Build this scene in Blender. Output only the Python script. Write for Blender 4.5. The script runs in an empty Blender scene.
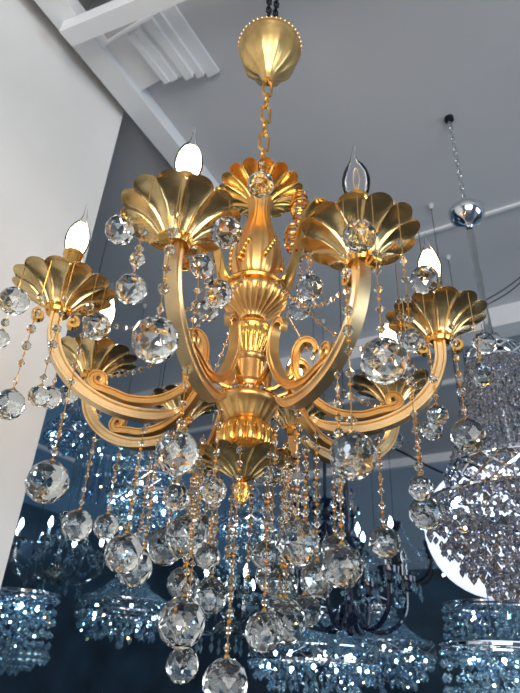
import bpy, math, random
from mathutils import Vector, Matrix
random.seed(7)
PI = math.pi
sc = bpy.context.scene
COL = sc.collection

# ------------------------------------------------------------------ mesh builder
class MB:
    def __init__(self):
        self.v = []; self.f = []; self.m = []
    def face(self, idx, m=0):
        self.f.append(tuple(idx)); self.m.append(m)
    def grid(self, rows, m=0, closed_u=True, cap0=False, cap1=False, closed_v=False):
        """rows: list of rings (lists of 3D points of the same length)."""
        b = len(self.v); n = len(rows[0])
        for r in rows: self.v.extend([tuple(p) for p in r])
        nr = len(rows)
        for i in range(nr if closed_v else nr - 1):
            i2 = (i + 1) % nr
            for j in range(n if closed_u else n - 1):
                k = (j + 1) % n
                self.face((b + i * n + j, b + i * n + k, b + i2 * n + k, b + i2 * n + j), m)
        if cap0: self.face([b + j for j in range(n)][::-1], m)
        if cap1: self.face([b + (nr - 1) * n + j for j in range(n)], m)
    def lathe(self, prof, n=32, m=0, flute=None, c=(0, 0, 0), cap0=True, cap1=True):
        """prof: list of (r, z) or (r, z, amp); flute(phi)->-1..1 modulates the radius by amp."""
        rows = []
        for p in prof:
            r, z = p[0], p[1]; a = p[2] if len(p) > 2 else 0
            row = []
            for j in range(n):
                ph = 2 * PI * j / n
                rr = r * (1 + a * flute(ph)) if (flute and a) else r
                row.append((c[0] + rr * math.cos(ph), c[1] + rr * math.sin(ph), c[2] + z))
            rows.append(row)
        self.grid(rows, m, True, cap0, cap1)
    def tube(self, path, rad, n=8, m=0, closed=False):
        P = [Vector(p) for p in path]; L = len(P)
        rows = []; prev = None
        for i in range(L):
            if closed: t = P[(i + 1) % L] - P[i - 1]
            else: t = P[min(i + 1, L - 1)] - P[max(i - 1, 0)]
            t.normalize()
            if prev is None:
                a = Vector((0, 0, 1)) if abs(t.z) < .9 else Vector((1, 0, 0))
                nn = (a - t * a.dot(t)).normalized()
            else:
                nn = (prev - t * prev.dot(t)).normalized()
            prev = nn; bb = t.cross(nn)
            r = rad[i] if isinstance(rad, (list, tuple)) else rad
            rows.append([P[i] + (nn * math.cos(2 * PI * k / n) + bb * math.sin(2 * PI * k / n)) * r for k in range(n)])
        self.grid(rows, m, True, not closed, not closed, closed)
    def sweep_rz(self, path, section, m=0, scale=None):
        """path of (r,z) in the xz-plane (x=r), section of (u,v): u along y, v along the in-plane normal."""
        rows = []; L = len(path)
        for i in range(L):
            a = path[max(i - 1, 0)]; b = path[min(i + 1, L - 1)]
            tx, tz = b[0] - a[0], b[1] - a[1]; l = math.hypot(tx, tz) or 1
            nx, nz = -tz / l, tx / l
            s = scale[i] if scale else 1
            rows.append([(path[i][0] + nx * v * s, u * (s if s > .5 else .5 + s * .5), path[i][1] + nz * v * s) for (u, v) in section])
        self.grid(rows, m, True, True, True)
    def box(self, x0, x1, y0, y1, z0, z1, m=0, fr=None):
        P = [(x, y, z) for z in (z0, z1) for (x, y) in ((x0, y0), (x1, y0), (x1, y1), (x0, y1))]
        if fr: P = [fr(*p) for p in P]
        b = len(self.v); self.v.extend(P)
        for q in ((3, 2, 1, 0), (4, 5, 6, 7), (0, 1, 5, 4), (1, 2, 6, 5), (2, 3, 7, 6), (3, 0, 4, 7)):
            self.face([b + i for i in q], m)
    def bead(self, c, r, h, m=0, n=6, rot=0.):
        b = len(self.v)
        self.v.append((c[0], c[1], c[2] + h)); self.v.append((c[0], c[1], c[2] - h))
        for j in range(n):
            a = rot + 2 * PI * j / n
            self.v.append((c[0] + r * math.cos(a), c[1] + r * math.sin(a), c[2]))
        for j in range(n):
            k = (j + 1) % n
            self.face((b, b + 2 + j, b + 2 + k), m); self.face((b + 1, b + 2 + k, b + 2 + j), m)
    def facet_ball(self, c, r, n=9, rows=7, m=0):
        b = len(self.v); self.v.append((c[0], c[1], c[2] + r))
        for i in range(1, rows):
            th = PI * i / rows
            for j in range(n):
                a = 2 * PI * (j + .5 * (i % 2)) / n
                self.v.append((c[0] + r * math.sin(th) * math.cos(a), c[1] + r * math.sin(th) * math.sin(a), c[2] + r * math.cos(th)))
        self.v.append((c[0], c[1], c[2] - r)); last = len(self.v) - 1
        R = lambda i, j: b + 1 + (i - 1) * n + j % n
        for j in range(n):
            self.face((b, R(1, j), R(1, j + 1)), m)
            self.face((last, R(rows - 1, j + 1), R(rows - 1, j)), m)
        for i in range(1, rows - 1):
            for j in range(n):
                if i % 2 == 0:
                    self.face((R(i, j), R(i + 1, j), R(i, j + 1)), m); self.face((R(i, j + 1), R(i + 1, j), R(i + 1, j + 1)), m)
                else:
                    self.face((R(i, j), R(i + 1, j), R(i + 1, j + 1)), m); self.face((R(i, j), R(i + 1, j + 1), R(i, j + 1)), m)
    def link(self, c, length, width, wire, ang, m=0):
        """a chain link standing upright, in the vertical plane at azimuth ang."""
        h = length / 2 - width / 2; w = width / 2 - wire; path = []
        for k in range(9):
            a = PI * k / 8; path.append((w * math.cos(a), h + w * math.sin(a)))
        for k in range(9):
            a = PI + PI * k / 8; path.append((w * math.cos(a), -h + w * math.sin(a)))
        ca, sa = math.cos(ang), math.sin(ang)
        self.tube([(c[0] + x * ca, c[1] + x * sa, c[2] + z) for x, z in path], wire, 6, m, True)

def spline(pts, n=8):
    """Catmull-Rom through the points."""
    out = []; P = [pts[0]] + list(pts) + [pts[-1]]
    for i in range(1, len(P) - 2):
        for k in range(n):
            t = k / n
            out.append(tuple(.5 * (2 * b + (c - a) * t + (2 * a - 5 * b + 4 * c - d) * t * t + (-a + 3 * b - 3 * c + d) * t ** 3)
                             for a, b, c, d in zip(P[i - 1], P[i], P[i + 1], P[i + 2])))
    out.append(tuple(pts[-1])); return out

# ------------------------------------------------------------------ materials
def mat(name, base=(.8, .8, .8), rough=.5, metal=0., trans=0., ior=1.5, noise=0., nscale=20., bump=0., emis=None, estr=0., coat=0.):
    m = bpy.data.materials.new(name); m.use_nodes = True
    nt = m.node_tree; b = nt.nodes['Principled BSDF']
    b.inputs['Base Color'].default_value = (*base, 1); b.inputs['Roughness'].default_value = rough
    b.inputs['Metallic'].default_value = metal; b.inputs['Transmission Weight'].default_value = trans
    b.inputs['IOR'].default_value = ior; b.inputs['Coat Weight'].default_value = coat
    if emis:
        b.inputs['Emission Color'].default_value = (*emis, 1); b.inputs['Emission Strength'].default_value = estr
    if noise or bump:
        tc = nt.nodes.new('ShaderNodeTexCoord'); nz = nt.nodes.new('ShaderNodeTexNoise')
        nz.inputs['Scale'].default_value = nscale; nz.inputs['Detail'].default_value = 5
        nt.links.new(tc.outputs['Object'], nz.inputs['Vector'])
        if noise:
            rp = nt.nodes.new('ShaderNodeValToRGB')
            rp.color_ramp.elements[0].position = .3; rp.color_ramp.elements[1].position = .7
            rp.color_ramp.elements[0].color = (*[max(0, c * (1 - noise)) for c in base], 1)
            rp.color_ramp.elements[1].color = (*[min(1, c * (1 + noise)) for c in base], 1)
            nt.links.new(nz.outputs['Fac'], rp.inputs['Fac']); nt.links.new(rp.outputs['Color'], b.inputs['Base Color'])
        if bump:
            bp = nt.nodes.new('ShaderNodeBump'); bp.inputs['Strength'].default_value = bump; bp.inputs['Distance'].default_value = .01
            nt.links.new(nz.outputs['Fac'], bp.inputs['Height']); nt.links.new(bp.outputs['Normal'], b.inputs['Normal'])
    return m
GOLD = mat('polished_gold', (.79, .44, .115), .24, 1., noise=.18, nscale=14)
SATIN = mat('satin_gold', (.79, .46, .16), .33, 1., noise=.12, nscale=25)
ARMG = mat('pale_satin_gold', (.82, .58, .30), .36, 1., noise=.12, nscale=25)
ANTIQ = mat('antique_gold', (.70, .50, .23), .25, 1., noise=.35, nscale=22)
CRYST = mat('clear_crystal', (.71, .74, .72), .0, 0., 1., 1.52)
AMBER = mat('champagne_crystal', (1., .92, .80), .0, 0., 1., 1.55)
BLUEX = mat('pale_blue_crystal', (.75, .88, 1.), .0, 0., 1., 1.6)
GLASS = mat('thin_bulb_glass', (1, 1, 1), .0, 0., 1., 1.2)
nt = GLASS.node_tree; out = nt.nodes['Material Output']
tr = nt.nodes.new('ShaderNodeBsdfTransparent'); gl_ = nt.nodes.new('ShaderNodeBsdfGlossy'); gl_.inputs['Roughness'].default_value = .03
fr_ = nt.nodes.new('ShaderNodeFresnel'); fr_.inputs['IOR'].default_value = 1.25; mx = nt.nodes.new('ShaderNodeMixShader')
nt.links.new(fr_.outputs[0], mx.inputs[0]); nt.links.new(tr.outputs[0], mx.inputs[1]); nt.links.new(gl_.outputs[0], mx.inputs[2]); nt.links.new(mx.outputs[0], out.inputs['Surface'])
LIT = mat('lit_bulb', (1, .9, .7), .3, emis=(1., .74, .42), estr=19.)
FILA = mat('filament', (.9, .6, .3), .4, 1.)
LAMPGLINT = mat('cool_lamp_and_glint', (1, 1, 1), .3, emis=(.55, .80, 1.), estr=25.)  # shared by the lamps, the bulbs and the added glint specks
WARMGLINT = mat('warm_glint', (1, 1, 1), .3, emis=(1., .62, .2), estr=26.)  # only on the added glint specks
OPAL = mat('lit_opal_glass', (1, 1, 1), .3, emis=(.74, .82, 1.), estr=1.15)
CHROME = mat('chrome', (.72, .75, .80), .06, 1.)
BLACK = mat('black_steel', (.015, .017, .02), .4, .6)
DARKG = mat('dark_blue_glass', (.006, .012, .035), .08, 0., coat=.6)
WALLP = mat('white_plaster', (.68, .67, .65), .8, noise=.06, nscale=2.2, bump=.05)
CEILP = mat('grey_ceiling_paint', (.50, .51, .53), .85, noise=.03, nscale=1.5)
TRIMP = mat('white_trim_paint', (.74, .75, .76), .55, noise=.03, nscale=6)
BLUEW = mat('slate_blue_glass_wall', (.13, .26, .40), .25, noise=.15, nscale=1.2)
BACKW = mat('blue_grey_wall_paint', (.19, .26, .34), .6, noise=.12, nscale=1.5)
NAVY = mat('navy_display_panel', (.018, .045, .075), .3, noise=.6, nscale=2.5)
FLOORM = mat('dark_tile_floor', (.10, .11, .13), .25, noise=.2, nscale=3)
CABLE = mat('black_rubber_cable', (.01, .01, .01), .5)

# ------------------------------------------------------------------ object helpers
def build(mb, name, mats, parent=None, loc=(0, 0, 0), smooth=True, ang=35, kind=None, label=None, rotz=0., scale=1.):
    me = bpy.data.meshes.new(name)
    me.from_pydata(mb.v, [], mb.f); me.update()
    mats = mats if isinstance(mats, (list, tuple)) else [mats]
    for m in mats: me.materials.append(m)
    me.polygons.foreach_set('material_index', mb.m)
    me.polygons.foreach_set('use_smooth', [bool(smooth)] * len(mb.f))
    if smooth: me.set_sharp_from_angle(angle=math.radians(ang))
    return link(bpy.data.objects.new(name, me), parent, loc, kind, label, rotz, scale)
def link(o, parent=None, loc=(0, 0, 0), kind=None, label=None, rotz=0., scale=1.):
    COL.objects.link(o); o.location = loc; o.rotation_euler = (0, 0, rotz); o.scale = (scale,) * 3
    if parent: o.parent = parent
    if kind: o['kind'] = kind
    if label: o['label'] = label
    return o
def dup(o, parent, loc=None, rotz=None, scale=None):
    c = o.copy(); COL.objects.link(c); c.parent = parent
    if loc is not None: c.location = loc
    if rotz is not None: c.rotation_euler = (0, 0, rotz)
    if scale is not None: c.scale = (scale,) * 3
    return c
def thing(name, label, cat, loc=(0, 0, 0), group=None):
    o = bpy.data.objects.new(name, None); o.empty_display_size = .05
    COL.objects.link(o); o.location = loc; o['label'] = label; o['category'] = cat
    if group: o['group'] = group
    return o
def tag(o, label, cat, group=None):
    o['label'] = label; o['category'] = cat
    if group: o['group'] = group

# ------------------------------------------------------------------ the room (turned 32 degrees to the view)
RA = math.radians(32)
AX, AY = math.sin(RA), math.cos(RA)
def room(a, b, z): return (a * AX + b * AY, a * AY - b * AX, z)
H = 4.0
def rbox(name, a0, a1, b0, b1, z0, z1, m, extra=None):
    mb = MB(); mb.box(b0, b1, a0, a1, z0, z1, 0, lambda b, a, z: room(a, b, z))
    if extra: extra(mb)
    return build(mb, name, m, smooth=False, kind='structure')
rbox('floor', -4.5, 5.7, -3.5, 6.5, -.1, 0, FLOORM)
def ceil_more(mb):
    fr = lambda b, a, z: room(a, b, z)
    mb.box(-3.5, -.62, -.10, 5.7, H, H + .1, 0, fr)      # beyond the notch
    mb.box(-1.2, -.62, -2.5, -.10, H + .6, H + .7, 0, fr)  # raised lid of the notch
    mb.box(-.62, -.56, -2.5, -.10, H + .1, H + .6, 0, fr)
    mb.box(-1.2, -.62, -.10, -.04, H + .1, H + .6, 0, fr)
rbox('ceiling', -4.5, 5.7, -.62, 6.5, H, H + .1, CEILP, ceil_more)
rbox('wall_left', -4.0, .23, -1.16, -.96, 0, H, WALLP, lambda mb: mb.box(-1.16, -.96, -2.5, -.10, H, H + .6, 0, lambda b, a, z: room(a, b, z)))
rbox('wall_side', -4.5, 5.5, -3.5, -3.3, 0, H, BLUEW)
rbox('wall_back', 5.5, 5.7, -3.5, 6.5, 0, H, BACKW)
rbox('trim_1', 5.44, 5.5, -3.3, 6.5, H - .10, H, TRIMP)           # cornice on the back wall
rbox('trim_2', 5.40, 5.499, -3.28, 6.5, .0, 2.75, NAVY)            # dark panelling, back
rbox('trim_3', -4.4, 5.39, -3.299, -3.22, .0, 2.75, NAVY)          # dark panelling, side
rbox('trim_4', -4.4, 5.39, -3.299, -3.27, 3.22, 3.25, TRIMP)       # rail on the blue wall
def skew(name, a0, a1, b0, b1, z0, z1, ka, kb):
    mb = MB(); mb.box(b0, b1, a0, a1, z0, z1, 0, lambda b, a, z: room(a + ka * (b - b0), b + kb * (a - a0), z))
    return build(mb, name, TRIMP, smooth=False, kind='structure')
skew('trim_5', -1.8, .95, -.84, -.73, H - .085, H - .001, 0, -.035)   # timber along the wall
skew('trim_6', -.245, -.175, -.85, 2.0, H - .16, H - .086, .147, 0)   # cross timber
rbox('trim_7', 1.735, 1.755, -.3, 6.4, H - .016, H - .001, TRIMP)    # joint strips and beams further in
rbox('trim_8', 2.72, 2.90, -3.2, 6.4, H - .16, H - .001, TRIMP)
rbox('trim_9', 3.68, 3.72, -3.2, 6.4, H - .04, H - .001, TRIMP)
# stepped moulding boards on the ceiling
mb = MB(); fr = lambda b, a, z: room(a, b, z)
for (b0, b1, a1, d) in ((-.80, -.66, .17, .05), (-.66, -.635, .18, .085), (-.635, -.60, .19, .075), (-.60, -.575, .20, .055), (-.575, -.535, .22, .065), (-.535, -.50, .25, .04), (-.50, -.44, .28, .018)):
    mb.box(b0, b1, -.07, a1, H - d, H - .001, 0, fr)
build(mb, 'trim_10', TRIMP, smooth=False, kind='structure')

# ------------------------------------------------------------------ THE GOLD CHANDELIER
ZC = 2.25                      # height of the cup bases
ZB = -.33                      # lowest point of the finial, relative to the cup bases
CH = thing('gold_chandelier', 'large gold eight-arm chandelier hung with faceted crystal balls, in the foreground', 'chandelier', (0, 0, ZC + ZB))
OFF = (0, 0, -ZB)
def part(mb, name, mats, loc=(0, 0, 0), **k):
    return build(mb, name, mats, CH, (loc[0], loc[1], loc[2] - ZB), **k)
lobes = lambda n, p=0.: (lambda ph: math.cos(n * ph + p))
def scallop(n, sharp=.6):     # round petals meeting in sharp creases: +1 at petal centre, -1 at the crease
    def g(ph):
        x = abs(math.sin(n * ph / 2)) ** sharp
        return 2 * x - 1
    return g
def flutes(n):                # hollow flutes meeting in sharp ridges
    g = scallop(n)
    return lambda ph: -g(ph)

# --- column, top to bottom
mb = MB(); f = lobes(10)
mb.lathe([(.006, .995), (.016, .998), (.02, 1.01), (.028, 1.03, .03), (.05, 1.05, .05), (.078, 1.085, .05), (.092, 1.12, .035), (.098, 1.15, .01), (.101, 1.157), (.103, 1.163),
          (.101, 1.17), (.097, 1.174), (.099, 1.18), (.094, 1.187), (.05, 1.19), (.01, 1.19)], 80, 0, f)
can = part(mb, 'canopy', mat('brushed_gold', (.74, .49, .19), .34, 1., noise=.25, nscale=18, bump=.15), ang=50)
mb = MB()
for j in range(44):
    a = 2 * PI * j / 44; mb.bead((.103 * math.cos(a), .103 * math.sin(a), 1.172), .0035, .004)
build(mb, 'beaded_rim', GOLD, can)
mb = MB(); mb.tube([(.014 * math.cos(2 * PI * k / 14), 0, 1.20 + .016 * math.sin(2 * PI * k / 14)) for k in range(14)], .0035, 6, 0, True)
build(mb, 'hanging_loop', GOLD, can)
for k in range(6):
    mb = MB(); L = .078 if k % 2 == 0 else .064
    mb.link((0, 0, 0), L, .036 if k % 2 == 0 else .03, .0045, .35 + (PI / 2) * (k % 2))
    part(mb, 'chain_link', GOLD, (0, 0, .963 - k * .0615))
mb = MB(); mb.tube([(.013 * math.cos(2 * PI * k / 14), 0, .614 + .013 * math.sin(2 * PI * k / 14)) for k in range(14)], .004, 6, 0, True)
mb.lathe([(.004, .60), (.008, .598), (.011, .585), (.007, .57), (.016, .55), (.018, .5), (.01, .48)], 20)
part(mb, 'top_loop', GOLD)

def petal_cup(mb, npet, zs, rs, lip, m=0, thick=.0028, amp=.13):
    """a fluted flower cup: hollow petals with raised ribs between them and rounded tips."""
    N = npet * 12; rows_o = []; rows_i = []; T = 18
    for i in range(T + 1):
        t = i / T
        x = t * (len(rs) - 1); k = min(int(x), len(rs) - 2); u = x - k
        u2 = u * u * (3 - 2 * u) if False else u
        r = rs[k] + (rs[k + 1] - rs[k]) * u2; z = zs[k] + (zs[k + 1] - zs[k]) * u2
        ro = []; ri = []
        for j in range(N):
            ph = 2 * PI * j / N
            s = abs(math.sin(npet * ph / 2)); c = s ** .75           # 0 at crease, 1 at petal centre
            w = amp * t ** .6 * (1 - t ** 5)
            rr = r * (1 + w * (.55 - c)) + (lip * (c - .55) * t ** 3.5)
            rib = .007 * max(0, 1 - s * 4) * min(1, t * 4) * (1 - t ** 4)
            zz = z + lip * .55 * (c ** .6 - .6) * t ** 4
            ro.append(((rr + rib) * math.cos(ph), (rr + rib) * math.sin(ph), zz))
            rq = max(rr - thick, .001); ri.append((rq * math.cos(ph), rq * math.sin(ph), zz + thick * .7))
        rows_o.append(ro); rows_i.append(ri)
    mb.grid(rows_o + rows_i[::-1], m, True, True, True)

mb = MB(); petal_cup(mb, 15, [.476, .486, .498, .511, .520, .523], [.030, .036, .05, .072, .094, .108], .013, 0, .004, .18)
part(mb, 'crown_cup', GOLD, ang=60)
mb = MB(); f = lobes(22)
mb.lathe([(.02, .495), (.036, .49, .02), (.033, .475, .02), (.029, .45, .02), (.028, .43, .02), (.032, .405, .02), (.044, .37, .015), (.056, .335, .015), (.062, .30, .015), (.062, .27, .015), (.055, .235, .015), (.042, .205), (.02, .20)], 132, 0, f)
neck = part(mb, 'vase_neck', SATIN, ang=60)
for s in range(6):              # laurel sprays on the swelling of the vase
    mb = MB(); a0 = s * PI / 3
    for k in range(5):
        a = a0 + (k - 2) * .09; z = .275 + .012 * (k - 2) + .01 * (s % 2); r = .0635
        mb.bead((r * math.cos(a), r * math.sin(a), z), .007, .014, 0, 8, a)
    build(mb, 'leaf_spray', GOLD, neck, ang=60)
def shift(prof, d): return [(p[0], p[1] + d) + tuple(p[2:]) for p in prof]
mb = MB(); mb.lathe(shift([(.05, .262), (.07, .26), (.077, .254), (.079, .248), (.077, .242), (.066, .238), (.05, .236), (.02, .236)], -.06), 64)
part(mb, 'collar_plate', GOLD)
f = flutes(26)
mb = MB(); mb.lathe([(.03, .18), (.072, .178, .01), (.079, .170, .02), (.078, .160, .03), (.069, .145, .035), (.052, .130, .04), (.036, .117, .04), (.028, .108, .02), (.026, .100), (.01, .10)], 208, 0, f)
part(mb, 'fluted_bowl', SATIN, ang=60)
mb = MB(); mb.lathe(shift([(.02, .135), (.028, .132), (.032, .118), (.044, .112), (.0485, .105), (.0485, .098), (.044, .092, .01), (.047, .085, .02), (.045, .07, .03), (.037, .05, .03), (.030, .037, .02), (.029, .03), (.01, .03)], -.028), 208, 0, flutes(26))
part(mb, 'lower_bowl', GOLD, ang=60)
mb = MB(); mb.lathe([(.02, .008), (.035, .004), (.037, -.002), (.035, -.008), (.031, -.012), (.031, -.058), (.034, -.062), (.036, -.068), (.034, -.074), (.03, -.08), (.02, -.08)], 48)
part(mb, 'column', SATIN)
mb = MB(); mb.lathe(shift([(.02, -.044), (.040, -.046), (.044, -.052), (.040, -.058), (.046, -.062), (.046, -.066), (.02, -.068)], -.032), 48)
part(mb, 'chrome_collar', CHROME)
mb = MB(); mb.lathe(shift([(.03, -.066), (.058, -.066), (.066, -.070), (.068, -.076), (.066, -.083), (.062, -.086, .01), (.055, -.098, .03), (.046, -.112, .04), (.040, -.122), (.03, -.124)], -.033), 160, 0, flutes(20))
hub = part(mb, 'arm_hub', SATIN, ang=60)
mb = MB()
for j in range(40):
    a = 2 * PI * j / 40; mb.bead((.066 * math.cos(a), .066 * math.sin(a), -.1015), .004, .004)
build(mb, 'beaded_rim', GOLD, hub)
mb = MB(); mb.lathe(shift([(.03, -.124), (.044, -.126, .02), (.054, -.138, .05), (.059, -.155, .06), (.059, -.172, .06), (.055, -.184, .05), (.045, -.190), (.02, -.192)], -.03), 192, 0, scallop(16))
part(mb, 'gadroon_bulb', GOLD, ang=60)
mb = MB(); petal_cup(mb, 14, [-.274, -.266, -.255, -.246, -.238, -.235, -.235], [.018, .025, .038, .058, .080, .097, .105], .012, 0, .003, .18)
part(mb, 'leaf_cup', ANTIQ, ang=60)
mb = MB(); mb.lathe([(.008, -.26), (.02, -.268), (.016, -.276), (.008, -.28), (.013, -.284, .1), (.0115, -.288, .1), (.016, -.293, .16), (.0135, -.297, .12), (.016, -.302, .16), (.0125, -.306, .12), (.0135, -.311, .16), (.009, -.315, .12), (.0095, -.319, .1), (.004, -.327), (.001, -.33)], 48, 0, lobes(8))
part(mb, 'pinecone_finial', GOLD, ang=60)

# --- arms.  One arm is drawn in its own frame (x = outwards); the others are copies turned about the axis
PH = .06565
def azim(k): return math.radians(-22.5 + 45 * k - (4.5 if k == 7 else 0)) + PH            # 0 = towards the camera
def rot_of(a): return a - PI / 2                                # local +x -> (sin a, -cos a)
def sect(w, t, g):
    w /= 2; t /= 2
    h = [(w, t), (w, t * .62), (w - g, t * .4), (w - g, -t * .4), (w, -t * .62), (w, -t)]
    return [(u, v) for u, v in h] + [(-u, v) for u, v in h[::-1]]
armpath = spline([(.138, -.152), (.165, -.172), (.21, -.184), (.27, -.181), (.33, -.157), (.378, -.112), (.402, -.055), (.405, -.005)], 7)
sc_ = [min(1, .25 + i * .07) for i in range(len(armpath))]
mb = MB(); mb.sweep_rz(armpath, sect(.023, .022, .004), 0, sc_)
arm0 = part(mb, 'arm', ARMG, ang=30, rotz=rot_of(azim(0)))
def spiral(cx, cz, r0, r1, a0, turns, n=26):
    return [(cx + (r0 + (r1 - r0) * k / n) * math.cos(a0 + turns * 2 * PI * k / n), cz + (r0 + (r1 - r0) * k / n) * math.sin(a0 + turns * 2 * PI * k / n)) for k in range(n + 1)]
# inner C-scroll that rides on the arm and climbs beside the column
vol = spiral(.303, -.131, .017, .004, -PI / 2, 1.2)[::-1]
body = spline([vol[-1], (.275, -.152), (.24, -.158), (.19, -.147), (.148, -.115), (.118, -.07), (.104, -.035), (.106, .005), (.120, .028), (.140, .027), (.150, .012), (.145, -.002)], 6)
cpath = vol + body[1:]
mb = MB(); scl = [.55 + .45 * min(1, i / 22) for i in range(len(cpath))]
for i in range(14): scl[-1 - i] = .35 + .65 * i / 14
mb.sweep_rz(cpath, sect(.021, .015, .003), 0, scl)
scroll0 = build(mb, 'inner_scroll', SATIN, arm0, ang=30)
mb = MB(); mb.tube([(.030, 0, -.083), (.06, 0, -.078), (.09, 0, -.060), (.106, 0, -.045)], [.007, .006, .006, .005], 8)
build(mb, 'bracket', GOLD, arm0)
# little leaf and curl under the cup, and the leaf where the arm meets the hub
for s, r0 in ((1, .422), (-1, .388)):
    mb = MB(); sp = spiral(r0 + s * .014, -.022, .013, .004, PI / 2, -s * 1.1, 18)
    mb.sweep_rz(sp, [(.008, .003), (.008, -.003), (-.008, -.003), (-.008, .003)], 0)
    build(mb, 'collar_curl', GOLD, arm0)

# --- cups with their candle holders and bulbs
mb = MB(); petal_cup(mb, 12, [-.004, .010, .027, .041, .050, .054, .054], [.020, .027, .039, .054, .072, .089, .098], .012, 0, .0042, .20)
cup0 = part(mb, 'drip_cup', ANTIQ, (.405, 0, 0), ang=60)
mb = MB(); mb.lathe([(.012, -.012), (.022, -.010), (.025, -.003), (.022, .004), (.016, .006)], 32)
for q in range(14):
    a = 2 * PI * q / 14; mb.bead((.024 * math.cos(a), .024 * math.sin(a), .003), .005, .007, 0, 6, a)
build(mb, 'cup_collar', GOLD, cup0)
mb = MB(); mb.lathe([(.008, .0), (.010, .06), (.016, .075), (.024, .082), (.026, .088), (.021, .092), (.0185, .096), (.0185, .135), (.021, .138), (.021, .145), (.014, .147)], 32)
build(mb, 'candle_holder', GOLD, cup0)
bulb_prof = [(.013, .140), (.017, .146), (.0225, .160), (.026, .178), (.0262, .190), (.0235, .206), (.018, .221), (.0115, .234), (.0072, .245), (.0045, .258), (.003, .272), (.0022, .284), (.0005, .288)]
def bent(mb, prof, n, m=0):
    rows = []
    for r, z in prof:
        d = max(0, z - .225); ox = -.25 * d + 5. * d * d * 0.9
        rows.append([(ox + r * math.cos(2 * PI * j / n), r * math.sin(2 * PI * j / n), z) for j in range(n)])
    mb.grid(rows, m, True, True, True)
bm_lit = MB(); bent(bm_lit, [(.004, .146), (.013, .150), (.0185, .160), (.0220, .176), (.0224, .190), (.0200, .205), (.0145, .219), (.007, .230), (.001, .235)], 24)
bm_clear = MB(); bent(bm_clear, bulb_prof, 24)
bm_fil = MB()
for s in (-1, 1):
    bm_fil.tube([(s * .003, 0, .142), (s * .003, 0, .165), (s * .007, .002, .19), (s * .004, 0, .215), (0, 0, .222)], .0011, 5)
bm_fil.lathe([(.004, .14), (.006, .15), (.003, .168), (.001, .172)], 10)

arms = [arm0]; cups = [cup0]
kids_arm = [scroll0] + [c for c in arm0.children if c is not scroll0]
kids_cup = list(cup0.children)
litb = None
def place(r, a, z): return (r * math.sin(a), -r * math.cos(a), z - ZB)
for k in range(8):
    a = azim(k)
    if k == 0:
        cup0.location = place(.405, a, 0); cup0.rotation_euler.z = rot_of(a); cu = cup0
    else:
        ar = dup(arm0, CH, None, rot_of(a)); ar.scale.x = 1.03 if k == 7 else 1.; [dup(c, ar) for c in kids_arm]
        cu = dup(cup0, CH, place(.405 * (1.03 if k == 7 else 1), a, 0), rot_of(a)); [dup(c, cu) for c in kids_cup]
    if k == 1:
        gl = build(bm_clear, 'candle_bulb', GLASS, CH, place(.405, a, 0), label='unlit clear candle bulb', rotz=rot_of(a) + .4)
        build(bm_fil, 'filament', FILA, gl)
    elif litb is None:
        litb = build(bm_clear, 'candle_bulb', GLASS, CH, place(.405, a, 0), label='lit candle bulb', rotz=rot_of(a))
        tipo = build(bm_lit, 'glowing_core', LIT, litb)
    else:
        nb = dup(litb, CH, place(.405 * (1.03 if k == 7 else 1), a, 0), rot_of(a) + k); dup(tipo, nb)

# --- upper leaf scrolls with a spring coil, rising from the collar plate
mb = MB(); P = spline([(.06, .185), (.085, .205), (.105, .26), (.118, .33), (.138, .385), (.165, .412), (.188, .405)], 6)
mb.sweep_rz(P, [(.019, .002), (0, .008), (-.019, .002), (-.019, -.002), (0, 0.003), (.019, -.002)], 0, [1 - .6 * abs(i / len(P) - .55) for i in range(len(P))])
P2 = spline([(.108, .28), (.122, .335), (.142, .37), (.166, .385), (.182, .372)], 6)
mb.sweep_rz(P2, [(.005, .002), (-.005, .002), (-.005, -.002), (.005, -.002)], 0)
up0 = part(mb, 'upper_scroll', GOLD, rotz=rot_of(math.radians(62)), ang=40)
mb = MB(); coil = []
for i in range(90):
    t = i / 89; an = 2 * PI * 5 * t; r = .012 + .010 * math.sin(PI * t)
    coil.append((.115 + r * math.cos(an), r * math.sin(an), (.375 + .09 * t)))
mb.tube(coil, .0036, 6)
coil0 = build(mb, 'spring_coil', GOLD, up0)
for deg in (-62, 125, -125):
    u = dup(up0, CH, None, rot_of(math.radians(deg))); dup(coil0, u)

# --- crystal balls on bead strands
mb = MB(); mb.facet_ball((0, 0, 0), 1., 9, 7)
BALLM = None
def strand_mesh(top, bot, size=1., skip=0., gap=.024):
    """beads and gold links from height top down to bot (local z, hanging at the origin)."""
    m = MB(); L = top - bot; st = gap * size
    m.tube([(0, 0, 0.), (0, 0, -L)], .0008, 4, 1)
    n = int(L / st); z = -st * .35
    for i in range(n):
        zc = -(i + .5) * L / n
        if -zc < skip: continue
        if random.random() < .22:
            m.facet_ball((0, 0, zc), .0085 * size, 7, 5, 0)
        elif random.random() < .15:
            m.bead((0, 0, zc), .005 * size, .013 * size, 2, 6, random.random())
        else:
            m.bead((0, 0, zc), .0068 * size, .0088 * size, random.choice((0, 0, 2)), 8, random.random())
        if i % 2: m.tube([(.0028 * math.cos(q * PI / 4), 0, zc - L / n * .5 + .0028 * math.sin(q * PI / 4)) for q in range(8)], .0006, 4, 1, True)
    m.lathe([(.0015, -L + .005), (.004, -L + .003), (.005, -L - .001), (.004, -L - .003)], 8, 1)
    return m
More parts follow.
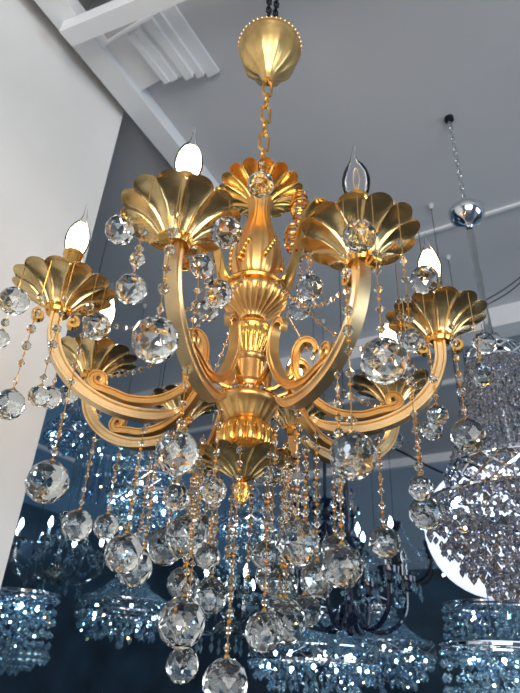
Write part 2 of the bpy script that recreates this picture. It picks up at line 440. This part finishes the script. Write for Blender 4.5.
def hang(x, y, ztop, zball, r, extra=None, skip=0., gap=.024):
    global BALLM
    top = ztop; bot = zball + r * .99
    if top - bot < .012: top = bot + .014
    s = build(strand_mesh(top, bot, 1., skip, gap), 'bead_strand', [CRYST, GOLD, AMBER], CH, (x, y, top - ZB), smooth=False)
    lz = zball - top
    if BALLM is None:
        BALLM = build(mb, 'crystal_ball', CRYST, s, (0, 0, lz), smooth=False, rotz=random.random() * 6, scale=r)
    else:
        dup(BALLM, s, (0, 0, lz), random.random() * 6, r)
    if extra:
        for zb, rb in extra: dup(BALLM, s, (0, 0, zb - top), random.random() * 6, rb)
def cup_pt(k, m, rr=.100):
    a = azim(k); b = a + 2 * PI * m / 14
    return (.405 * math.sin(a) + rr * math.sin(b), -.405 * math.cos(a) - rr * math.cos(b))
def pol(r, a): return (r * math.sin(a), -r * math.cos(a))
CUPS = [(7, 1, -.03, .028), (7, 13.7, -.085, .018), (7, 2.45, -.25, .026), (7, 3.4, -.23, .018), (7, 4.45, -.365, .034), (6, 11, -.33, .036), (0, 11, .028, .026),
        (0, 1, -.25, .031), (0, 3, -.02, .026), (0, 6, -.05, .027), (0, 7, -.33, .034), (1, 12, -.38, .030), (1, 13, -.25, .032), (1, 12.5, -.035, .026),
        (1, 2, -.05, .024), (2, 10, -.21, .019), (2, 11, -.25, .030), (2, 1, .005, .024), (2, 12, -.13, .023), (2, 5, -.33, .032), (2, 9, -.33, .021), (1, 0, -.21, .017),
        (1, 4, -.17, .017), (7, 5, -.06, .027), (3, 2, -.06, .024), (3, 11, -.10, .026), (4, 3, -.12, .026), (4, 10, -.05, .026), (5, 4, -.08, .026), (5, 11, -.14, .028), (6, 3, -.10, .026), (6, 13, -.02, .026)]
for k, m, z, r in CUPS:
    x, y = cup_pt(k, m); hang(x, y, .05, min(z, .05 - r * .9), r, None, .075, .031)
x, y = cup_pt(0, 0); hang(x, y, .05, -.17, .022, [(-.118, .011)], .09, .031)
ARMB = [(7, .21, -.44, .034), (6, .21, -.44, .035), (6, .15, -.40, .037), (5, .27, -.44, .036), (1, .21, -.43, .036), (1, .33, -.48, .029), (2, .15, -.46, .031), (2, .27, -.40, .028),
        (3, .22, -.38, .03), (4, .22, -.42, .034), (0, .15, -.34, .024), (7, .13, -.33, .026), (1, .13, -.30, .02), (5, .18, -.34, .03), (6, .29, -.36, .026), (3, .15, -.50, .03)]
def arm_under(r):
    q = min(armpath, key=lambda p: abs(p[0] - r)); return q[1] - .016
for k, rr, z, r in ARMB:
    x, y = pol(rr, azim(k)); hang(x, y, arm_under(rr), z, r)
LEAF = [(9, -.39, .041), (10, -.54, .041), (-0.12, -.625, .036), (2, -.53, .037), (1, -.55, .031), (4, -.46, .032), (5, -.40, .026), (7, -.48, .034), (8, -.60, .03), (3, -.36, .022), (11, -.44, .022)]
for m, z, r in LEAF:
    x, y = pol(.100, 2 * PI * m / 12); hang(x, y, -.238, z, r)
x, y = pol(.115, 0); hang(x, y, .515, .425, .034)
for deg, z, r in ((62, .16, .032), (-62, .20, .030), (125, .2, .03), (-125, .18, .03)):
    x, y = pol(.142, math.radians(deg)); hang(x, y, .375, z, r)
# fringe of short strands round the hub, no ball
for i in range(14):
    a = 2 * PI * (i + .5) / 14
    if math.cos(a) > .6: continue
    rr = .125 + .05 * (i % 3)
    L = .16 + .16 * random.random(); top = arm_under(rr) if abs(((a - PH + PI / 8) % (PI / 4)) - PI / 8) < .09 else -.20
    if top == -.20: rr = .092
    x, y = pol(rr, a)
    build(strand_mesh(top, top - L), 'bead_strand', [CRYST, GOLD, AMBER], CH, (x, y, top - ZB), smooth=False)
# swags of beads from the collar plate to the cups
for k in range(8):
    a = azim(k); m = MB(); P = []
    for i in range(17):
        t = i / 16; r = .08 + (.375 - .08) * t; z = .18 + (-.01 - .18) * t - .07 * math.sin(PI * t)
        x, y = pol(r, a + .05); P.append((x, y, z))
    m.tube(P, .001, 4, 1)
    for p in P[1:-1]: m.bead(p, .0065, .008, random.choice((0, 2)), 7, random.random())
    part(m, 'bead_swag', [CRYST, GOLD, AMBER], smooth=False)

# ------------------------------------------------------------------ black chain carrying the canopy
t = thing('hanging_chain', 'doubled black steel chain holding the gold canopy below the ceiling', 'chain', (0, 0, ZC + 1.2))
for s in (-1, 1):
    n = 19; z0 = ZC + 1.205; z1 = H - .03
    for k in range(n):
        m = MB(); m.link((0, 0, 0), .042, .022, .0032, (k % 2) * PI / 2 + .3)
        f_ = k / (n - 1); build(m, 'chain_link', BLACK, t, (s * (.008 + .011 * f_), .004 * s, .012 + (z1 - z0) * (k + .5) / n))
m = MB(); m.tube([(-.03, 0, H - .04 - ZC - 1.2), (-.03, 0, H - .004 - ZC - 1.2), (.03, 0, H - .004 - ZC - 1.2), (.03, 0, H - .04 - ZC - 1.2)], .005, 8)
build(m, 'ceiling_hook', BLACK, t)

# ------------------------------------------------------------------ crystal chandeliers of the showroom
def beads_on(m, p0, p1, n, r, sag=0., mats=(0, 0, 0, 1), h=1.25):
    for i in range(n):
        t_ = (i + .5) / n
        j_ = lambda: random.uniform(-.6, .6) * r; q_ = random.uniform(.75, 1.2)
        m.bead((p0[0] + (p1[0] - p0[0]) * t_ + j_(), p0[1] + (p1[1] - p0[1]) * t_ + j_(), p0[2] + (p1[2] - p0[2]) * t_ - sag * math.sin(PI * t_) + j_()), r * q_, r * h * q_, random.choice(mats), 6, random.random())
def lattice(m, r, z0, z1, n, w, c=0):
    for i in range(n):
        for s in (-1, 1):
            a0 = 2 * PI * i / n; P = []
            for q in range(5):
                a = a0 + s * 2 * PI / n * q / 4; P.append((r * math.cos(a), r * math.sin(a), z0 + (z1 - z0) * q / 4))
            m.tube(P, w, 5, c)
def ring(m, r, z, w, c=0, n=40):
    m.tube([(r * math.cos(2 * PI * i / n), r * math.sin(2 * PI * i / n), z) for i in range(n)], w, 6, c, True)
def lamps(root, pts, mt=None, r=.0085):
    for p in pts:
        m = MB(); m.lathe([(r * math.sin(PI * i / 8) + .0005, -r * math.cos(PI * i / 8) * 1.3) for i in range(9)], 10)
        build(m, 'lamp', mt or LAMPGLINT, root, p)
def hanger(root, ztop, zceil, r=.0018, mt=BLACK, can=.016):
    m = MB(); m.tube([(0, 0, ztop), (0, 0, zceil - .03)], r, 8); build(m, 'rod', mt, root)
    m = MB(); m.lathe([(.006, zceil - .03), (can * .8, zceil - .02), (can, zceil - .004), (can, zceil - .001), (.006, zceil - .001)], 24); build(m, 'canopy', CEILP, root)
XM = [mat('showroom_crystal', (.38, .60, .72), .04, 0., .84, 1.5), mat('showroom_blue_crystal', (.30, .50, .72), .04, 0., .88, 1.55), mat('showroom_smoky_crystal', (.50, .42, .36), .06, 0., .85, 1.5), CHROME]
SILX = [mat('silver_grey_crystal', (.46, .47, .50), .04, 0., .80, 1.5), mat('violet_grey_crystal', (.40, .43, .56), .04, 0., .84, 1.55), XM[2], CHROME]
def tiny(root, n, rad, z0, z1, seed):  # glowing specks added among the beads to imitate crystal glints
    rg = random.Random(seed); m = MB()
    m.lathe([(.0045 * math.sin(PI * i / 5) + .0002, -.0045 * math.cos(PI * i / 5)) for i in range(6)], 6)
    a_ = [build(m, 'glint_speck', mt, root, (0, 0, z1)) for mt in (LAMPGLINT, WARMGLINT)]
    for i in range(n):
        a = 2 * PI * rg.random(); q = rad * (.5 + .5 * rg.random()); p = (q * math.cos(a), q * math.sin(a), z0 + (z1 - z0) * rg.random())
        if i < 2: a_[i].location = p
        else: dup(a_[1 if rg.random() < .25 else 0], root, p)
def empire(name, label, loc, rt, zt, rr, zr, zb, n, bead, frame=CHROME, rod=True, lamp=5, group=None, skirt=0., lw=.003, lh=.065, ln=0, XM=XM):
    root = thing(name, label, 'chandelier', (loc[0], loc[1], loc[2] + zb), group)
    o = -zb
    m = MB(); ring(m, rt, zt + o, .006); ring(m, rt, zt + o + .05, .004); lattice(m, rt, zt + o, zt + o + .05, max(10, n // 4) if not ln else ln // 2, lw)
    build(m, 'crown_band', frame, root)
    m = MB(); ring(m, rr, zr + o, .008); ring(m, rr, zr + o + lh, .004); lattice(m, rr * 1.02, zr + o, zr + o + lh / (2 if ln else 1), ln or max(14, n // 3), lw)
    if ln: lattice(m, rr * 1.02, zr + o + lh / 2, zr + o + lh, ln, lw)
    build(m, 'lattice_band', frame, root)
    m = MB(); nb = max(4, int(math.dist((rt, zt), (rr, zr)) / (bead * 2.5)))
    for i in range(n):
        a = 2 * PI * i / n; c, s = math.cos(a), math.sin(a)
        beads_on(m, (rt * c, rt * s, zt + o), (rr * c, rr * s, zr + o + .065), nb, bead, .03 * (rr - rt) / .2)
    build(m, 'bead_curtain', XM, root, smooth=False, kind='stuff')
    if skirt:
        m = MB(); ring(m, skirt, zr - .02 + o, .006); build(m, 'skirt_ring', frame, root); m = MB()
        for i in range(int(n * 1.5)):
            a = 2 * PI * i / (n * 1.5); c, s = math.cos(a), math.sin(a)
            beads_on(m, (rr * c, rr * s, zr + o), (skirt * c, skirt * s, zr - .02 + o), 9, bead, 0)
            m.bead((skirt * c, skirt * s, zr - .04 + o), bead * 1.3, bead * 2.2, random.choice((0, 0, 1)), 6)
        build(m, 'skirt_beads', XM, root, smooth=False, kind='stuff'); rr = skirt; zr -= .02; n = int(n * 1.3)
    m = MB(); lev = max(3, int((zr - zb) / .055))
    for l in range(lev):
        t_ = l / lev; rad = rr * (math.sqrt(max(.02, 1 - t_ ** 1.6)) if not skirt else max(.05, 1 - t_ ** 1.35) ** .62); zz = zr + o - .02 - (zr - zb - .03) * t_
        k = max(8, int(n * rad / rr))
        if skirt:
            for fr_ in (.88, .74, .58, .4, .2):
                for i in range(max(5, int(k * fr_))):
                    a = 2 * PI * (i + random.random() * .7) / max(5, int(k * fr_)); q_ = rad * fr_
                    m.bead((q_ * math.cos(a), q_ * math.sin(a), zz + random.uniform(-.03, .03)), bead * 1.3, bead * 2., random.choice((0, 0, 1, 2)), 6, random.random())
        for i in range(k):
            a = 2 * PI * (i + .5 * (l % 2)) / k
            a += random.uniform(-.3, .3) / k * 6; m.bead((rad * math.cos(a), rad * math.sin(a), zz + random.uniform(-.01, .01)), bead * 1.15, bead * 1.9, random.choice((0, 0, 0, 1)), 6, random.random())
            m.bead((rad * .93 * math.cos(a + .1), rad * .93 * math.sin(a + .1), zz + .02), bead, bead * 1.2, random.choice((0, 3, 1)), 6, random.random())
    m.facet_ball((0, 0, .02), .025, 8, 6)
    build(m, 'basket_beads', XM, root, smooth=False, kind='stuff')
    m = MB(); m.tube([(0, 0, zt + o + .12), (0, 0, o + zr)], .007, 8)
    for q in range(4):
        a = q * PI / 2; m.tube([(0, 0, zr + o), (rr * math.cos(a), rr * math.sin(a), zr + o)], .004, 6)
        m.tube([(0, 0, zt + o + .12), (rt * .6 * math.cos(a), rt * .6 * math.sin(a), zt + o + .10), (rt * math.cos(a), rt * math.sin(a), zt + o + .05)], .004, 6)
    build(m, 'frame', frame, root)
    lamps(root, [(rr * .6 * math.cos(q * 2 * PI / lamp + .4), rr * .6 * math.sin(q * 2 * PI / lamp + .4), zr + o + .03) for q in range(lamp)] + [(rr * .85 * math.cos(q * 2 * PI / lamp + 1.), rr * .85 * math.sin(q * 2 * PI / lamp + 1.), zr + o - .03) for q in range(lamp)])  # outer ring of lamps added for more sparkle on the beads
    tiny(root, 9, rr * .95, .05, zr + o, loc[0])
    if rod: hanger(root, zt + o + .12, H - loc[2] - zb)
    return root
def drum(name, label, loc, r, h, n, bead, lamp=4, rods=False, group=None):
    root = thing(name, label, 'chandelier', loc, group)
    m = MB(); ring(m, r, h, .008); ring(m, r, h - .02, .005)
    for q in range(4): m.tube([(0, 0, h), (r * math.cos(q * PI / 2), r * math.sin(q * PI / 2), h)], .004, 6)
    build(m, 'frame', CHROME, root)
    m = MB()
    if rods:
        for i in range(n):
            a = 2 * PI * i / n; L = h * (.75 + .2 * (i % 2))
            m.lathe([(.001, 0), (.009, .01), (.009, L), (.001, L + .006)], 6, 0, c=(r * math.cos(a), r * math.sin(a), h - L - .02))
            if i % 2: m.lathe([(.001, 0), (.009, .01), (.009, L * .8), (.001, L * .8 + .006)], 6, 1, c=(r * .6 * math.cos(a), r * .6 * math.sin(a), h - L - .03))
        build(m, 'glass_rods', XM, root, smooth=False, kind='stuff')
    else:
        for (rad, top, bot, k) in ((r, h, .10, n), (r * .66, h, .04, int(n * .66)), (r * .33, h, .0, int(n * .33))):
            for i in range(k):
                a = 2 * PI * i / k + rad; c, s = math.cos(a) * rad, math.sin(a) * rad
                beads_on(m, (c, s, top), (c, s, bot * h / .3 * .5), max(4, int((top - bot) / (bead * 2.6))), bead)
                m.bead((c, s, bot * h / .3 * .5 - bead * 2), bead * 1.8, bead * 2.6, random.choice((0, 0, 1)), 7)
        build(m, 'bead_curtain', XM, root, smooth=False, kind='stuff')
    lamps(root, [(r * .5 * math.cos(q * 2 * PI / lamp + .4), r * .5 * math.sin(q * 2 * PI / lamp + .4), h - .05) for q in range(lamp)])
    tiny(root, 9, r * .95, .03, h * .8, loc[0])
    hanger(root, h, H - loc[2])
    return root
def armed(name, label, loc, r, h, n, mt, glassm, bead=.011, lamp=True, phase=0., group=None):
    """candle-arm chandelier; loc is its lowest point, h the body height."""
    root = thing(name, label, 'chandelier', loc, group)
    m = MB(); m.lathe([(.004, 0), (.02, .015), (.012, .04), (.035, .06), (.05, .09), (.042, .12), (.018, .14), (.014, h * .5), (.03, h * .55), (.04, h * .62), (.022, h * .72), (.014, h * .8), (.05, h * .9), (.06, h * .95), (.02, h * .97), (.008, h)], 24)
    build(m, 'stem', mt, root)
    m0 = None
    P = spline([(.03, .11), (r * .35, .03), (r * .7, .035), (r * .95, .10), (r, .19)], 6)
    for i in range(n):
        a = 2 * PI * i / n + phase
        if m0 is None:
            m = MB(); m.tube([(x, 0, z) for x, z in P], .010, 8); m0 = build(m, 'arm', mt, root, rotz=a)
            m = MB(); m.lathe([(.008, .185), (.03, .195), (.042, .225), (.045, .25), (.040, .252), (.025, .22), (.012, .215), (.012, .24)], 20, c=(r, 0, 0))
            q = [build(m, 'cup', mt, m0)]
            m = MB(); m.lathe([(.011, .24), (.011, .30), (.010, .305)], 12, c=(r, 0, 0)); q.append(build(m, 'candle', CRYST if glassm else mt, m0))
            m = MB(); m.lathe([(.006, .306), (.014, .325), (.013, .345), (.004, .37), (.001, .378)], 12, c=(r, 0, 0)); q.append(build(m, 'bulb', LAMPGLINT if lamp else CRYST, m0))
            m = MB(); m.bead((0, 0, 0), .010, .022, 0, 6); pd = build(m, 'pendant', XM, m0, (r + .042, 0, .205), smooth=False); q.append(pd)
            for w in range(1, 6):
                b_ = w * PI / 3; q.append(dup(pd, m0, (r + .042 * math.cos(b_), .042 * math.sin(b_), .205)))
            q.append(dup(pd, m0, (r * .6, 0, -.01))); q.append(dup(pd, m0, (r * .6, 0, -.055), None, 1.4))
            kids = q
        else:
            o = dup(m0, root, None, a); [dup(c, o) for c in kids]
    m = MB()
    for i in range(n):
        a = 2 * PI * i / n + phase; a2 = 2 * PI * (i + 1) / n + phase
        beads_on(m, (.05 * math.cos(a), .05 * math.sin(a), h * .92), (r * math.cos(a), r * math.sin(a), .24), 14, bead * .8, .10)
        beads_on(m, (r * math.cos(a), r * math.sin(a), .2), (r * math.cos(a2), r * math.sin(a2), .2), 10, bead * .8, .09)
    build(m, 'bead_swags', XM, root, smooth=False, kind='stuff')
    hanger(root, h, H - loc[2])
    if mt is DARKG:
        m = MB(); m.lathe([(.004, h - .01), (.016, h), (.009, h + .02), (.012, h + .06), (.009, h + .12), (.013, h + .18), (.009, h + .24), (.004, h + .27)], 12); build(m, 'chain_sleeve', mt, root)
    return root

# the big basket chandelier at the right, with its chain, canopy and glass-sleeved stem
C2 = empire('crystal_basket_chandelier', 'large basket chandelier of clear crystal beads with lattice bands, right edge of photo', (.87, .65, 2.25), .095, .40, .215, -.09, -.41, 64, .0072, rod=False, lamp=5, skirt=.312, lw=.005, lh=.10, ln=18, XM=SILX)
o = .41
m = MB(); m.lathe([(.004, 1.055), (.010, 1.05), (.016, 1.058), (.016, 1.066), (.026, 1.075), (.052, 1.088), (.068, 1.11), (.074, 1.135), (.074, 1.146), (.068, 1.152), (.01, 1.156)], 40, c=(0, 0, o))
build(m, 'canopy', CHROME, C2)
for k in range(15):
    m = MB(); m.link((0, 0, 0), .046, .022, .003, (k % 2) * PI / 2 + .5); build(m, 'chain_link', BLACK if k == 0 else CHROME, C2, (0, 0, o + 1.18 + k * .0375))
m = MB(); m.lathe([(.022, 1.75), (.022, 1.735), (.012, 1.728), (.004, 1.725)], 20, c=(0, 0, o)); build(m, 'ceiling_hook', BLACK, C2)
m = MB(); m.lathe([(.012, .52), (.015, .53), (.014, .60), (.011, .68), (.012, .76), (.015, .80), (.011, .84), (.014, .92), (.017, 1.0), (.012, 1.045), (.004, 1.05)], 16, c=(0, 0, o)); build(m, 'glass_stem', CRYST, C2)
m = MB(); m.lathe([(.006, .50), (.03, .495), (.034, .46), (.02, .45), (.006, .44)], 20, c=(0, 0, o)); build(m, 'top_cap', BLACK, C2)
m = MB()
for i in range(44):
    a = 2 * PI * i / 44; beads_on(m, (.10 * math.cos(a), .10 * math.sin(a), .39 + o), (.13 * math.cos(a), .13 * math.sin(a), .16 + o), 14, .007)
build(m, 'inner_bead_curtain', SILX, C2, smooth=False, kind='stuff')

# glowing globe lamp behind it
g = thing('globe_lamp', 'large glowing white globe lamp behind the crystal basket chandelier', 'lamp', (1.185, 1.65, 2.01))
m = MB(); m.lathe([(.305 * math.sin(PI * i / 24) + .0005, .305 - .305 * math.cos(PI * i / 24)) for i in range(25)], 40); build(m, 'globe', OPAL, g)
m = MB(); m.lathe([(.06, .60), (.07, .615), (.03, .64), (.01, .645)], 24); build(m, 'collar', CHROME, g)
hanger(g, .64, H - 2.01)

armed('dark_chandelier', 'dark navy candle-arm chandelier with curved arms, below the right side of gold chandelier', (.476, 1.548, 1.815), .25, .42, 6, DARKG, True, phase=.0, lamp=False)
armed('dark_chandelier', 'small dark chandelier further back, its rod just left of the larger dark one', (.50, 2.46, 2.36), .17, .30, 6, DARKG, True, .009, lamp=False)
armed('candle_chandelier', 'dark-stemmed chandelier with a beaded cup at the back right', (1.0, 2.75, 2.2), .26, .42, 6, BLACK, True, .011, lamp=True, phase=.2)
empire('crystal_chandelier', 'wide bright crystal bead dome at the bottom centre, right of lowest hanging ball', (.40, 2.22, 1.82), .10, .12, .33, -.08, -.26, 54, .011, lamp=7)
empire('crystal_chandelier', 'crystal basket chandelier behind the left half of the gold arms', (-.41, 1.25, 2.25), .07, .24, .15, .02, -.16, 36, .010, lamp=3)
drum('glass_rod_chandelier', 'round chandelier of hanging clear glass rods by the blue wall', (-.83, 2.39, 2.56), .24, .34, 30, .01, rods=True)
empire('crystal_chandelier', 'small crystal basket chandelier high beside the white wall end', (-1.33, 2.87, 3.1), .05, .2, .16, .02, -.12, 24, .012, lamp=2)
drum('crystal_drum_chandelier', 'square-looking crystal drum at the bottom left corner below white wall', (-.92, 1.54, 1.66), .15, .25, 30, .011, lamp=4)
empire('crystal_chandelier', 'dim crystal basket chandelier low in the dark left background', (-.74, 2.95, 1.98), .09, .2, .30, .0, -.2, 40, .014, lamp=4)
armed('candle_chandelier', 'crystal candle-arm chandelier in the far left background', (-1.28, 3.1, 2.15), .32, .5, 8, CRYST, True, .014, lamp=True)
armed('candle_chandelier', 'crystal candle-arm chandelier behind the lowest hanging balls at bottom centre', (-.06, 2.69, 1.85), .3, .5, 8, CRYST, True, .014, lamp=True, phase=.3)
empire('crystal_chandelier', 'far crystal basket chandelier straight behind the pinecone finial', (.04, 3.1, 2.6), .07, .18, .22, .0, -.16, 36, .012, lamp=3)
drum('crystal_drum_chandelier', 'crystal drum chandelier below the glowing globe lamp', (1.52, 2.62, 1.80), .28, .3, 44, .013, lamp=4)
drum('crystal_drum_chandelier', 'crystal drum chandelier at the bottom right corner of photo', (.95, 1.22, 1.585), .19, .2, 36, .011, lamp=3)
empire('crystal_chandelier', 'crystal basket chandelier low behind the dark candle-arm chandelier', (1.0, 3.35, 1.8), .10, .3, .36, .05, -.2, 44, .015, lamp=6)

# cables
m = MB(); m.tube(spline([(1.43, 4.90, 3.96), (1.50, 4.84, 3.965), (1.64, 4.753, 3.88), (1.90, 4.592, 3.66), (2.18, 4.42, 3.46), (2.5, 4.25, 3.22)], 6), .012, 6)
tag(build(m, 'cable', CABLE), 'thick black cable slanting down in front of the pale cornice, right of centre', 'cable')
m = MB()
for dz in (0, .018):
    m.tube(spline([(1.02, 1.66, 3.96), (1.118, 1.707, 3.70 + dz), (1.326, 1.772, 3.69 + dz * 1.5), (1.426, 1.708, 3.70 + dz * 2), (1.54, 1.543, 3.73 + dz * 2), (1.8, 1.3, 3.96)], 8), .0035, 6)
tag(build(m, 'cable', CABLE), 'thin doubled black cord looping under the ceiling behind the glass stem', 'cable')

# ------------------------------------------------------------------ light
w = bpy.data.worlds.new('daylight'); sc.world = w; w.use_nodes = True
bg = w.node_tree.nodes['Background']; bg.inputs['Color'].default_value = (.72, .82, 1., 1); bg.inputs['Strength'].default_value = .17
def area(name, loc, aim, sx, sy, en, col):
    l = bpy.data.lights.new(name, 'AREA'); l.shape = 'RECTANGLE'; l.size = sx; l.size_y = sy; l.energy = en; l.color = col
    o = bpy.data.objects.new(name, l); COL.objects.link(o); o.location = loc
    o.rotation_euler = (Vector(aim) - Vector(loc)).to_track_quat('-Z', 'Y').to_euler(); return o
area('shopfront_daylight', room(-4.2, 2.6, 1.9), room(0, -1.0, 2.6), 4.5, 3.0, 250, (1., .98, .95))
area('side_window_daylight', room(1.2, 6.2, 1.7), room(1.0, 0, 2.4), 3.5, 2.4, 125, (.66, .82, 1.))

# ------------------------------------------------------------------ camera
pitch, roll, yaw = .53479429, .05370015, .00755855
fw = Vector((math.sin(yaw) * math.cos(pitch), math.cos(yaw) * math.cos(pitch), math.sin(pitch)))
rt = Vector((math.cos(yaw), -math.sin(yaw), 0)); up = rt.cross(fw)
r2 = rt * math.cos(roll) + up * math.sin(roll); u2 = -rt * math.sin(roll) + up * math.cos(roll)
cd = bpy.data.cameras.new('camera'); cam = bpy.data.objects.new('camera', cd); COL.objects.link(cam)
M = Matrix.Identity(4)
for i in range(3): M[i][0] = r2[i]; M[i][1] = u2[i]; M[i][2] = -fw[i]
M.translation = (.0119, -1.1115, ZC - .6237)
cam.matrix_world = M
cd.sensor_fit = 'VERTICAL'; cd.sensor_height = 36; cd.lens = 36 * 570 / 693
cd.clip_start = .05
cd.dof.use_dof = True; cd.dof.focus_distance = 1.15; cd.dof.aperture_fstop = cd.lens / 5.0
sc.camera = cam

# ------------------------------------------------------------------ colour and sampling quality
vs = sc.view_settings; vs.view_transform = 'Standard'; vs.look = 'None'; vs.exposure = 0.; vs.gamma = 1.; vs.use_curve_mapping = False
cy = sc.cycles
cy.max_bounces = 14; cy.transmission_bounces = 12; cy.glossy_bounces = 6; cy.diffuse_bounces = 3; cy.transparent_max_bounces = 12
cy.sample_clamp_indirect = 8; cy.blur_glossy = .3; cy.use_denoising = True
